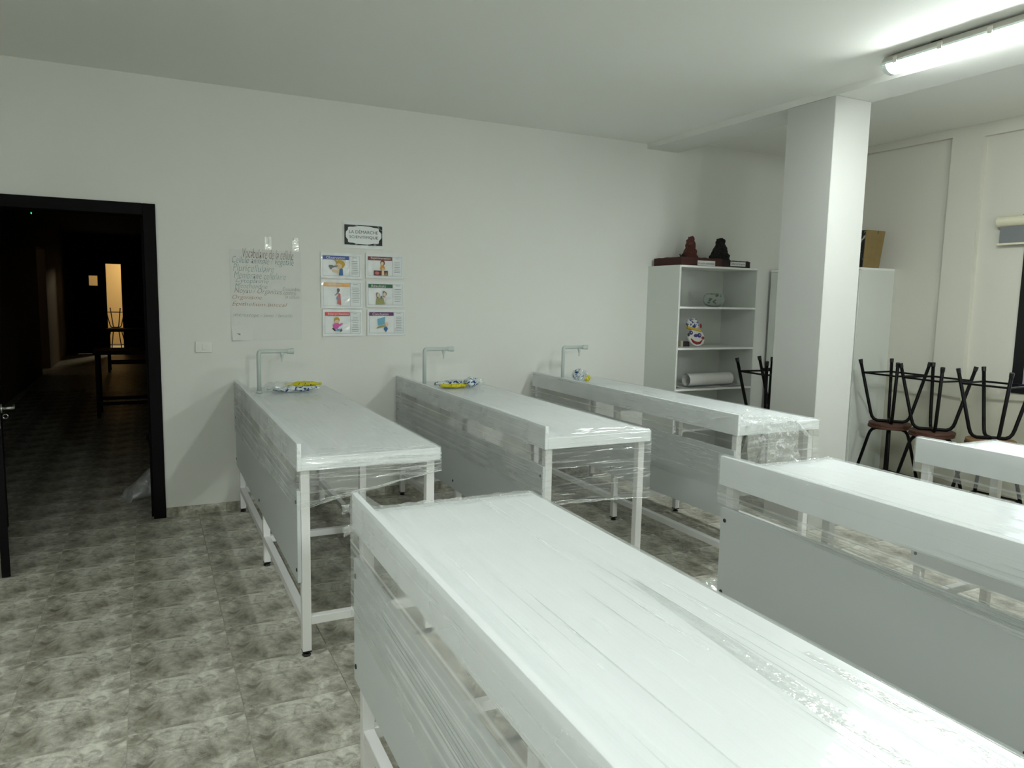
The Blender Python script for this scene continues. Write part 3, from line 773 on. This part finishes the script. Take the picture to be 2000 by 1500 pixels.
for (x, z, rx, rz, m, nm) in ((-.054, .118, .018, .018, BL, 'eye'), (.030, .094, .020, .020, BL, 'eye'), (-.006, .092, .020, .014, PU, 'nose'), (-.080, .100, .010, .015, BK, 'cheek_spot'), (.066, .070, .014, .014, RD, 'cheek_spot'), (.048, .178, .010, .020, RD, 'hat_spot'), (-.02, .172, .016, .012, BL, 'hat_spot')):
    disc(x, z, rx, rz, -.018 if z < .15 else -.022, m, nm, cw, .004)
for (x, z) in ((-.052, .120), (.033, .097)): disc(x, z, .005, .005, -.022, FW_, 'pupil', cw, .003)
MB().tube([(-.058, -.021, .066), (-.035, -.021, .040), (-.005, -.021, .026), (.028, -.021, .026), (.056, -.021, .050)], [.004, .010, .013, .010, .004], 8).build('mouth', RD, cw, smooth=True)
cw.scale = (1.15, 1, 1.06); cw.rotation_euler = (-.16, 0, 0); cw.location.z = 1.1925
bx = empty('small_wooden_block', (4.12, -.25, 1.1902), 0, label='small beige and dark block behind the clown face', cat='block')
MB().box((-.045, -.03, 0), (-.015, .03, .055)).build('pale_end', mat('beige_wood', (206, 198, 178), .6, var=.1), bx, bevel=.003)
MB().box((-.015, -.028, 0), (.06, .028, .046)).build('dark_body', mat('dark_brown', (46, 38, 32), .5, var=.2), bx, bevel=.003)

# paper roll, curled sheet, loose sheets on the third shelf
def rollfn(R_, L_, turns, r0):
    def fn(u, v):
        a = 2 * PI * turns * u; r = R_ - (R_ - r0) * u * .22
        return (v * L_, math.cos(a) * r, math.sin(a) * r)
    return fn
PZ = .817
pr = empty('paper_roll', (4.09, -.36, PZ + .010), .06, label='thick roll of white paper lying on the third shelf', cat='paper roll')
MB().grid(rollfn(.058, .55, 2.2, .03), 80, 2).build('rolled_sheet', PAPER, pr, smooth=True, loc=(0, 0, .060))
cs = empty('curled_sheet', (3.902, -.27, PZ + .001), 0, label='large curled white sheet standing behind the paper roll', cat='paper')
CSP = [(.0, .20), (.001, .15), (.004, .11), (.012, .075), (.026, .045), (.046, .022), (.072, .008), (.10, .002), (.20, .0015), (.34, .0015)]
MB().grid(lambda u, v: (CSP[int(round(u * 9))][0], (v - .5) * .26, CSP[int(round(u * 9))][1]), 9, 4).build('sheet', PAPER, cs, smooth=True)
SHM = mat('grey_printed_paper', (196, 198, 200), .5, var=.35, vscale=22)
for k, (x, y, a, w_, h_) in enumerate(((4.03, -.33, .25, .26, .17), (4.24, -.35, -.12, .27, .19), (4.46, -.33, .08, .26, .17), (4.60, -.34, -.06, .24, .17))):
    zz = PZ + .0010 + .0016 * k
    MB().grid(lambda u, v: ((u - .5) * w_, (v - .5) * h_, .004 * noise.noise(Vector((u * 3, v * 3, k))) ** 2), 10, 8).build('loose_sheet', [SHM if k % 2 else PAPER], None, loc=(x, y, zz)).rotation_euler = (0, 0, a)
    o = bpy.data.objects[-1] if False else [q for q in COL.objects if q.name.startswith('loose_sheet')][-1]
for o, lb_ in zip(sorted([q for q in COL.objects if q.name.startswith('loose_sheet')], key=lambda q: q.location.x), ('white loose sheet at the left end of the third shelf', 'grey printed sheet under the paper roll', 'white loose sheet under the right end of the paper roll', 'grey printed sheet at the right end of the third shelf')):
    tag(o, lb_, 'paper', 'loose sheets on the third shelf')

# ------------------------------------------------------------------ tall cabinet on the right wall, carton on it
cb = empty('tall_cabinet', (5.385, -1.10, 0), 0, label='tall closed white cabinet in the right corner behind the column', cat='cabinet')
CW, CL_, CH = XR - 5.385 - .001, 1.05, 1.94
MB().box((.018, 0, 0), (CW, .018, CH - .02)).build('side_panel', CABW, cb, bevel=.001)
MB().box((.018, CL_ - .018, 0), (CW, CL_, CH - .02)).build('side_panel', CABW, cb, bevel=.001)
MB().box((0, 0, CH - .02), (CW, CL_, CH)).build('top_panel', CABE, cb, bevel=.001)
MB().box((CW - .01, .018, .02), (CW, CL_ - .018, CH - .02)).build('back_panel', CABW, cb)
MB().box((.02, .018, .0), (CW - .01, CL_ - .018, .06)).build('plinth', CABW, cb)
for k in range(2):
    y0 = .003 + k * (CL_ / 2); dr = MB().box((0, y0, .06), (.0175, y0 + CL_ / 2 - .006, CH - .023)).build('cabinet_door', CABW, cb, bevel=.001)
    hy = y0 + (CL_ / 2 - .05 if k == 0 else .04); MB().tube([(0, hy, .98), (-.025, hy, .985), (-.025, hy, 1.095), (0, hy, 1.10)], .005, 8).build('handle', CHROME, dr)
bxr = empty('cardboard_carton', (5.44, -1.08, CH), 0, label='brown cardboard carton with a dark picture side on top of the tall cabinet', cat='box')
def q4(a, b_, c, d): return [a, b_, c, d]
P0, P1, P2, P3 = (.0, 0, 0), (.215, 0, 0), (.27, 0, .335), (.015, 0, .335)
Q = [(-.0, .30, 0), (.215, .30, 0), (.27, .30, .335), (.015, .30, .335)]
b = MB(); b.v = [P0, P1, P2, P3] + Q; b.f = [[0, 1, 2, 3], [5, 4, 7, 6], [1, 5, 6, 2], [4, 0, 3, 7], [3, 2, 6, 7], [0, 4, 5, 1]]; b.mi = [0] * 6
b.build('carton', CARD, bxr, bevel=.002)
PIC = pack_mats('dark_picture_print', (14, 18, 24), (168, 164, 140), 13, .58)
b = MB(); b.v = [(-.003, .004, .002), (-.003, .296, .002), (.0115, .296, .331), (.0115, .004, .331)]; b.v += [(x - .002, y, z) for x, y, z in b.v]; b.f = [[0, 1, 2, 3], [7, 6, 5, 4], [0, 4, 5, 1], [1, 5, 6, 2], [2, 6, 7, 3], [3, 7, 4, 0]]; b.mi = [0] * 6
b.build('printed_side', PIC, bxr)
MB().box((.165, -.001, .305), (.172, .0, .333)).build('notch_mark', BK, bxr)

# ------------------------------------------------------------------ window and blind
wn = empty('window_1'); struct(wn)
BF = mat('black_window_frame', (12, 12, 14), .4, var=.2)
ft_ = .085
xw0, xw1 = XR - .012, XR + .06
b = MB().box((xw0, WY0 - ft_, WZ0), (xw1, WY0, WZ1)); b.box((xw0, WY1, WZ0), (xw1, WY1 + ft_, WZ1)); b.box((xw0, WY1 + ft_, WZ0), (xw1, WY0 - ft_, WZ0 + .05)); b.box((xw0, WY1 + ft_, WZ1 - .05), (xw1, WY0 - ft_, WZ1)); b.box((xw0 + .01, (WY0 + WY1) / 2 - .03, WZ0 + .05), (xw1 - .01, (WY0 + WY1) / 2 + .03, WZ1 - .05))
b.build('window_frame', BF, wn)
MB().box((XR + .02, WY1 + ft_, WZ0 + .05), (XR + .026, WY0 - ft_, WZ1 - .05)).build('glass_pane', GL, wn)
bl = empty('roller_blind', (XR, 0, 0), 0, label='cream roller blind case with grey fabric above the window', cat='blind')
MB().tube([(-.045, -2.015, 2.285), (-.045, -4.15, 2.285)], .040, 18).build('roller_case', CREAM, bl, smooth=False)
MB().box((-.05, -4.12, 2.115), (-.047, -2.035, 2.25)).build('blind_fabric', BLINDF, bl)
MB().box((-.056, -4.13, 2.100), (-.042, -2.02, 2.116)).build('bottom_bar', CREAM, bl, bevel=.002)
MB().box((-.05, -2.24, 2.32), (0, -2.20, 2.33)).build('bracket', BOLT, bl)

# ------------------------------------------------------------------ ceiling lamps
DIFF = emis('lit_lamp_diffuser', LAMP_COLOR, LAMP_STRENGTH)
LBODY = mat('lamp_grey_housing', (196, 196, 186), .5, var=.04)
LCAP = mat('lamp_translucent_cap', (226, 238, 232), .15, var=.05)


def make_lamp(y1, label, x=3.56, diff=None):
    LN = 1.27
    r = empty('batten_lamp', (x, y1, H), 0, label=label, cat='lamp', group='twin tube batten lamps along the beam')
    # housing: trapezoid, narrow at the ceiling and wide at the rim
    MB().prism([(-.045, -.012), (.045, -.012), (.078, -.052), (-.078, -.052)], -LN, 0).build('housing', LBODY, r)
    MB().box((-.078, -LN - .004, -.062), (-.070, .004, -.050)).box((.070, -LN - .004, -.062), (.078, .004, -.050)).build('rim', LCAP, r)
    b = MB()
    pr_ = [(-.070, -.052)] + [(-.070 * math.cos(k * PI / 12), -.058 - .045 * math.sin(k * PI / 12)) for k in range(13)] + [(.070, -.052)]
    b.prism(pr_[::-1], -LN + .03, -.03); b.build('diffuser', diff or DIFF, r, smooth=False)
    for s_ in (0, 1):
        ya, yb = (-.030, .0) if s_ == 0 else (-LN, -LN + .030)
        MB().prism([(p * 1.0, q) for p, q in pr_][::-1], ya, yb).build('end_cap', LCAP, r)
    for k in range(5):
        for sx in (-1, 1): MB().box((sx * .083 - .004, -.11 - k * .26, -.070), (sx * .083 + .004, -.085 - k * .26, -.035)).build('clip', LBODY, r)
    for k in (.3, .95): MB().box((-.03, -k - .03, -.012), (.03, -k + .03, 0)).build('mount', BLACKP, r)
    return r


make_lamp(-2.64, 'lit twin tube batten lamp on the ceiling beside the beam, cut by the right edge')
DIFFB = emis('lit_lamp_diffuser_boosted', LAMP_COLOR, LAMP_STRENGTH * 3.3)  # output raised above the visible lamp for fill light
DIFFL = emis('lit_lamp_diffuser_left', LAMP_COLOR, LAMP_STRENGTH * .68)
make_lamp(-4.0, 'added batten lamp on the ceiling above the camera at the left, out of the picture', -1.1, DIFFL)  # unseen lamp, added because the visible one leaves this side dim
make_lamp(-7.3, 'added batten lamp on the ceiling behind the camera at the right, out of the picture', 1.5, DIFFB)  # unseen lamp, added to brighten the walls and bench ends

# ------------------------------------------------------------------ light switch
sw = empty('light_switch', (.0195, 0, 1.215), 0, label='white plastic light switch plate on the wall beside the doorway', cat='light switch')
MB().box((-.057, -.010, -.040), (.057, 0, .040)).build('plate', SWM, sw, bevel=.004)
MB().box((-.040, -.0115, -.026), (.040, -.010, .026)).build('module_frame', SWM, sw, bevel=.0005)
MB().box((-.012, -.015, -.022), (.013, -.0115, .022)).build('rocker', SWM, sw, bevel=.001)
MB().box((.016, -.013, -.022), (.038, -.0115, .022)).build('blank_cover', SWM, sw, bevel=.0005)
MB().box((-.008, -.0155, -.014), (-.005, -.015, -.011)).build('indicator', BK, sw)

# ------------------------------------------------------------------ posters
LAMI = mat('laminated_white_sheet', (232, 237, 237), .12, bump=.9, bscale=9, var=.03, vscale=5, coat=.8)
LAMH = mat('laminated_sheet_clear_edge', (222, 226, 222), .1, bump=1.0, bscale=14, var=.03, coat=1)
LINE = mat('grey_line_ink', (92, 100, 112), .4)


def wp(u, v): p = at(u, v, 1, 0); return p.x, p.z


def sheet(nm, x0, z0, x1, z1, amp, seed, m, parent=None, nx=24, nz=18, curl=0.0, off=-.002):
    def fn(u, v):
        x = x0 + (x1 - x0) * u; z = z0 + (z1 - z0) * v; d = amp * (noise.noise(Vector((u * 5, v * 4, seed))) + .4)
        c = curl * max(0, .14 - v) / .14 * max(0, .3 - u) / .3
        return (x + c * .6, off - abs(d) - c, z)
    return MB().grid(lambda u, v: fn(v, u) if False else fn(u, v), nx, nz).build(nm, m, parent)


def card(px, title, tcol, lab, pic, tl=True, white=False):
    """px: photo corners of the printed frame; laminated A4 sheet around it"""
    (ua, va), (ub, vb) = px
    x0, z1 = wp(ua, va); x1, z0 = wp(ub, vb)
    r = empty('laminated_poster', (x0, 0, z0), 0, label=lab, cat='poster', group='laminated cards of the scientific method')
    w_, h_ = x1 - x0, z1 - z0
    sheet('laminated_sheet', -.012, -.014, w_ + .012, h_ + .016, .0035, x0 * 9 + z0, LAMI, r)
    Y = -.0085
    tm = mat('title_ink', tcol, .3, coat=.5)
    tb_ = MB().box((.004, Y - .0004, h_ - .034), (w_ * .70, Y, h_ - .006)).build('title_bar', tm, r)
    t = text_mesh(title, 'lettering', PAPER, min(w_ * .56, .016 * len(title) * .8), .020, tb_, offset=.0); t.location = (w_ * .10, Y - .0010, h_ - .030)
    b = MB(); th = .0011
    for (a, c) in (((.004, .004), (w_ - .004, .004)), ((.004, h_ - .006), (w_ - .004, h_ - .006)), ((.004, .004), (.004, h_ - .006)), ((w_ - .004, .004), (w_ - .004, h_ - .006)), ((w_ * .715, .004), (w_ * .715, h_ - .006))):
        b.box((a[0] - th / 2, Y - .0002, a[1] - th / 2), (c[0] + th / 2, Y, c[1] + th / 2))
    b.build('frame_line', LINE, r)
    b = MB()
    for k in range(11):
        if k == 1: continue
        L_ = w_ * (.12 if k == 0 else random.uniform(.14, .215)); xm = w_ * .85; z = h_ - .016 - k * .0135
        if z < .02: break
        b.box((xm - L_ / 2, Y - .0002, z - .0011), (xm + L_ / 2, Y, z + .0011))
    o = b.build('text_lines', LINE, r)
    for nm, m, kind, a in pic:
        if kind == 'e': disc(a[0] * w_, a[1] * h_, a[2] * w_, a[3] * h_, Y - .0002 - .0003 * pic.index((nm, m, kind, a)), m, nm, r, .0003, a[4] if len(a) > 4 else 0, 20, a[5] if len(a) > 5 else 0)
        if kind == 'p': MB().prism([(p * w_, q * h_) for p, q in a], Y - .0005 - .0003 * pic.index((nm, m, kind, a)), Y - .0002 - .0003 * pic.index((nm, m, kind, a))).build(nm, m, r)
    # glossy clear rim strips of the lamination
    b = MB(); b.box((-.014, -.0068, -.015), (-.0105, -.004, h_ + .017)); b.box((-.012, -.0068, -.017), (w_ + .012, -.004, -.0135)); b.build('clear_rim', LAMH, r)
    return r


SK = mat('skin_ink', (222, 196, 160), .4); HY_ = mat('hair_yellow_ink', (196, 158, 44), .4); BU = mat('blue_ink', (40, 104, 160), .4); OR = mat('orange_ink', (214, 150, 40), .4)
MR = mat('maroon_ink', (92, 30, 34), .4); PK = mat('pink_ink', (214, 92, 170), .4); GY = mat('grey_ink', (110, 108, 112), .4); GR = mat('olive_ink', (150, 150, 88), .4); RS_ = mat('rose_ink', (196, 110, 108), .4); LB = mat('light_blue_ink', (110, 170, 196), .4)
card(((629, 497), (703, 541)), 'Observation', (30, 70, 150), 'laminated card with blue title bar Observation, top left of the six', [
    ('drawing', HY_, 'e', (.47, .56, .115, .22, 0, .08)), ('drawing', SK, 'e', (.43, .48, .085, .13)), ('drawing', GY, 'e', (.22, .44, .055, .10, .3, .2)), ('drawing', GY, 'p', [(.26, .40), (.40, .46), (.40, .52), (.27, .48)]),
    ('drawing', BU, 'p', [(.43, .05), (.54, .05), (.53, .36), (.46, .36)]), ('drawing', SK, 'p', [(.24, .22), (.42, .14), (.44, .28), (.26, .32)]), ('drawing', HY_, 'p', [(.30, .80), (.36, .68), (.44, .70)])])
card(((717, 499), (785, 541)), 'Expérimentation', (112, 28, 40), 'laminated card with dark red title bar Expérimentation, top right of the six', [
    ('drawing', mat('brown_hair_ink', (110, 66, 44), .4), 'e', (.43, .66, .065, .14)), ('drawing', SK, 'e', (.42, .63, .040, .09)), ('drawing', OR, 'p', [(.36, .34), (.50, .34), (.47, .54), (.38, .54)]), ('drawing', MR, 'p', [(.18, .04), (.58, .04), (.58, .28), (.18, .28)]),
    ('drawing', SK, 'p', [(.40, .04), (.48, .04), (.46, .40), (.41, .40)]), ('drawing', RS_, 'e', (.27, .15, .06, .08)), ('drawing', GR, 'p', [(.50, .06), (.56, .06), (.53, .22)])])
card(((630, 550), (705, 599)), 'Hypothèse', (236, 176, 92), 'laminated card with orange title bar, middle left of the six', [
    ('drawing', GY, 'e', (.40, .66, .035, .09, 0, .1)), ('drawing', RS_, 'p', [(.37, .10), (.47, .06), (.45, .52), (.40, .56)]), ('drawing', mat('lilac_ink', (150, 140, 180), .4), 'p', [(.34, .30), (.45, .26), (.44, .36), (.36, .42)]), ('drawing', GY, 'p', [(.30, .46), (.38, .58), (.39, .55), (.32, .44)])])
card(((718, 553), (786, 597)), 'Résultats', (16, 92, 52), 'laminated card with green title bar, middle right of the six', [
    ('drawing', GR, 'p', [(.22, .05), (.48, .05), (.44, .34), (.24, .32)]), ('drawing', GY, 'e', (.28, .46, .05, .13, 0, .15)), ('drawing', SK, 'e', (.29, .46, .035, .09)), ('drawing', GY, 'e', (.47, .52, .055, .14, 0, .15)), ('drawing', SK, 'e', (.47, .50, .038, .10)), ('drawing', PAPER, 'p', [(.50, .07), (.64, .10), (.60, .34), (.52, .36)]), ('drawing', GY, 'e', (.38, .36, .03, .08))])
card(((633, 608), (704, 652)), 'Interprétation', (214, 60, 62), 'laminated card with bright red title bar, bottom left of the six', [
    ('drawing', HY_, 'e', (.34, .62, .075, .13)), ('drawing', SK, 'e', (.34, .55, .062, .08)), ('drawing', PK, 'e', (.32, .36, .095, .13, .3, .1)), ('drawing', PK, 'p', [(.38, .40), (.48, .50), (.50, .44), (.42, .34)]), ('drawing', BK, 'p', [(.20, .24), (.28, .12), (.31, .16), (.24, .28)]), ('drawing', LB, 'p', [(.32, .14), (.42, .12), (.42, .22), (.33, .24)]), ('drawing', GY, 'p', [(.43, .08), (.49, .14), (.46, .26), (.42, .18)])])
card(((720, 608), (788, 651)), 'Conclusion', (92, 30, 96), 'laminated card with purple title bar Conclusion, bottom right of the six', [
    ('drawing', LB, 'p', [(.26, .36), (.24, .66), (.46, .76), (.44, .42)]), ('drawing', GR, 'p', [(.20, .22), (.44, .30), (.44, .38), (.30, .36)]), ('drawing', SK, 'e', (.50, .42, .045, .10)), ('drawing', BU, 'p', [(.42, .20), (.48, .06), (.54, .22), (.50, .32), (.44, .30)])])
# title card with black border and scalloped label
x0, z1 = wp(672, 438); x1, z0 = wp(746, 481)
tc_ = empty('title_poster', (x0, 0, z0), 0, label='laminated black bordered card reading La démarche scientifique above the six cards', cat='poster')
w_, h_ = x1 - x0, z1 - z0
sheet('laminated_sheet', -.008, -.026, w_ + .010, h_ + .028, .003, 4.4, LAMI, tc_)
DK = pack_mats('black_marbled_print', (22, 26, 30), (120, 128, 132), 16, .60)
MB().box((0, -.0088, 0), (w_, -.0084, h_)).build('black_border', DK, tc_)
pts = []
for k in range(64):
    a = 2 * PI * k / 64; q = 1 + .045 * math.cos(8 * a); ca, sa = math.cos(a), math.sin(a)
    pts.append((w_ / 2 + .132 * q * math.copysign(abs(ca) ** .5, ca), h_ / 2 + .066 * q * math.copysign(abs(sa) ** .55, sa)))
lbp = MB().prism(pts, -.0094, -.0089).build('scalloped_label', LAMI, tc_)
t = text_mesh('LA DÉMARCHE', 'lettering', INK, .225, .030, lbp); t.location = (.036, -.0098, .086)
t = text_mesh('SCIENTIFIQUE', 'lettering', INK, .225, .024, lbp); t.location = (.036, -.0098, .046)

# flip chart sheet with handwriting
x0, z1 = wp(448, 486); x1, z0 = wp(590, 664)
fc = empty('flipchart_sheet', (0, 0, 0), 0, label='large white handwritten sheet titled Vocabulaire de la cellule, left of the cards', cat='poster')
sheet('sheet', x0, z0, x1, z1, .0015, 8.0, mat('flipchart_paper', (222, 223, 218), .6, var=.02), fc, curl=.012)
def hand(txt, u0, v0, u1, v1, rgb, thin=-.022, jit=.004):
    xa, za = wp(u0, v1); xb, zb = wp(u1, v0)
    m = mat('marker_ink', rgb, .6)
    o = text_mesh(txt, 'handwriting', m, xb - xa, max(.014, (zb - za)), fc, shear=.25, offset=thin, jitter=jit)
    o.location = (xa, -.0065, za); o.rotation_euler = (0, .012, 0)
hand('Vocabulaire de la cellule', 474, 489, 572, 503, (96, 60, 56))
hand('Cellule animale / végétale', 453, 505, 573, 517, (92, 140, 144))
hand('Pluricellulaire', 455, 518, 535, 529, (142, 172, 170))
hand('Membrane cellulaire', 457, 533, 558, 543, (140, 170, 168))
hand('Cytoplasme', 461, 545, 524, 554, (136, 164, 164))
hand('Mitochondrie', 459, 555, 522, 562, (130, 166, 166))
hand('Noyau / Organites', 458, 564, 550, 575, (148, 130, 124))
hand('Ensemble', 552, 562, 586, 568, (140, 140, 140)); hand('contenu', 554, 570, 578, 576, (140, 140, 140)); hand('la cellule', 557, 577, 584, 583, (140, 140, 140))
hand('Organisme', 454, 577, 511, 586, (176, 124, 84))
hand('Épithélium buccal', 454, 589, 560, 599, (170, 126, 96))
hand('microscope / lame / lamelle', 456, 612, 571, 620, (118, 138, 142))
hand('—', 462, 653, 469, 655, (130, 130, 130))
TAPE = film_material('adhesive_tape', 2, haze=.12, streak=.3, scale=60, gloss=.2)
for (a, c, d, e_) in ((517, 462, 530, 488), (571, 465, 583, 492)):
    xa, za = wp(a, c); xb, zb = wp(d, e_)
    sheet('tape_strip', xa, zb, xb, za, .001, a, TAPE, fc, 6, 14, off=-.0045)

# ------------------------------------------------------------------ things seen in the dark hall
def hall_table(x, y, w_, d_, label):
    r = empty('metal_table', (x, y, 0), 0, label=label, cat='table', group='dark tables in the hall')
    MB().box((0, 0, .80), (w_, d_, .85)).build('tabletop', BLKMETAL, r)
    for xx in (.02, w_ - .06):
        for yy in (.02, d_ - .06): MB().box((xx, yy, 0), (xx + .04, yy + .04, .80)).build('leg', BLKMETAL, r)
    for yy in (.02, d_ - .06): MB().box((.06, yy, .16), (w_ - .06, yy + .04, .20)).build('cross_rail', BLKMETAL, r)
    return r


hall_table(-.96, 4.8, 1.6, .6, 'nearer dark table standing in the unlit hall')
hall_table(-1.08, 10.7, 2.2, .6, 'farther dark table in the unlit hall, in front of the far doorway')
# stools stacked on the table of the lit far room
for k, (x, y, up, lb_) in enumerate(((-1.12, 17.4, True, 'dark stool standing in the lit room at the end of the hall'), (-1.12, 17.4, False, 'upside-down dark stool stacked in the lit room at the end of the hall'))):
    s = copy_tree(stool0); s.location = (x, y, 0 if up else 2 * HS); s.rotation_euler = (0 if up else PI, 0, .5); s['label'] = lb_; s['group'] = 'stools in the far room'
# green indicator
LED = emis('green_led', (.05, 1, .25), 1.2)
p = at(56, 416, 0, HX)
eb = empty('alarm_box', (HX, p.y, p.z), 0, label='small dark device with a green light high on the hall wall', cat='alarm')
MB().box((0, -.06, -.05), (.035, .06, .05)).build('case', BLACKP, eb, bevel=.004)
MB().box((.0345, -.03, -.012), (.040, .03, .012)).build('led', LED, eb)
# bag and bucket just inside the hall
BAGM = film_material('white_plastic_bag', 2, haze=.35, streak=.3, scale=14, gloss=.05, crumple=True, rough=.3)
bg_ = empty('plastic_bag', (-.40, .62, .001), .3, label='white plastic bag slumped on the hall floor behind the door jamb', cat='bag')
MB().grid(lambda u, v: Vector((-.14 + .34 * u + .02 * noise.noise(Vector((u * 5, v * 8, 1))), .12 * math.cos(2 * PI * v) * (1 - .5 * u) + .02 * noise.noise(Vector((u * 6, v * 6, 4))), max(.002, (.035 + .34 * u ** .9) * (.5 + .5 * math.sin(2 * PI * v)) * (1 if u > .05 else .4)))), 20, 24).build('bag_body', BAGM, bg_)
bk_ = empty('dark_bucket', (-.22, 1.55, 0), 0, label='black bucket standing in the dark hall behind the plastic bag', cat='bucket')
MB().lathe([(.11, 0), (.15, .30), (.158, .30), (.158, .315), (.145, .315), (.105, .02)], n=24).build('bucket', BLACKP, bk_)
MB().tube([(.158 * math.cos(PI * k / 12), 0, .29 + .10 * math.sin(PI * k / 12)) for k in range(13)], .004, 6).build('handle', BOLT, bk_)
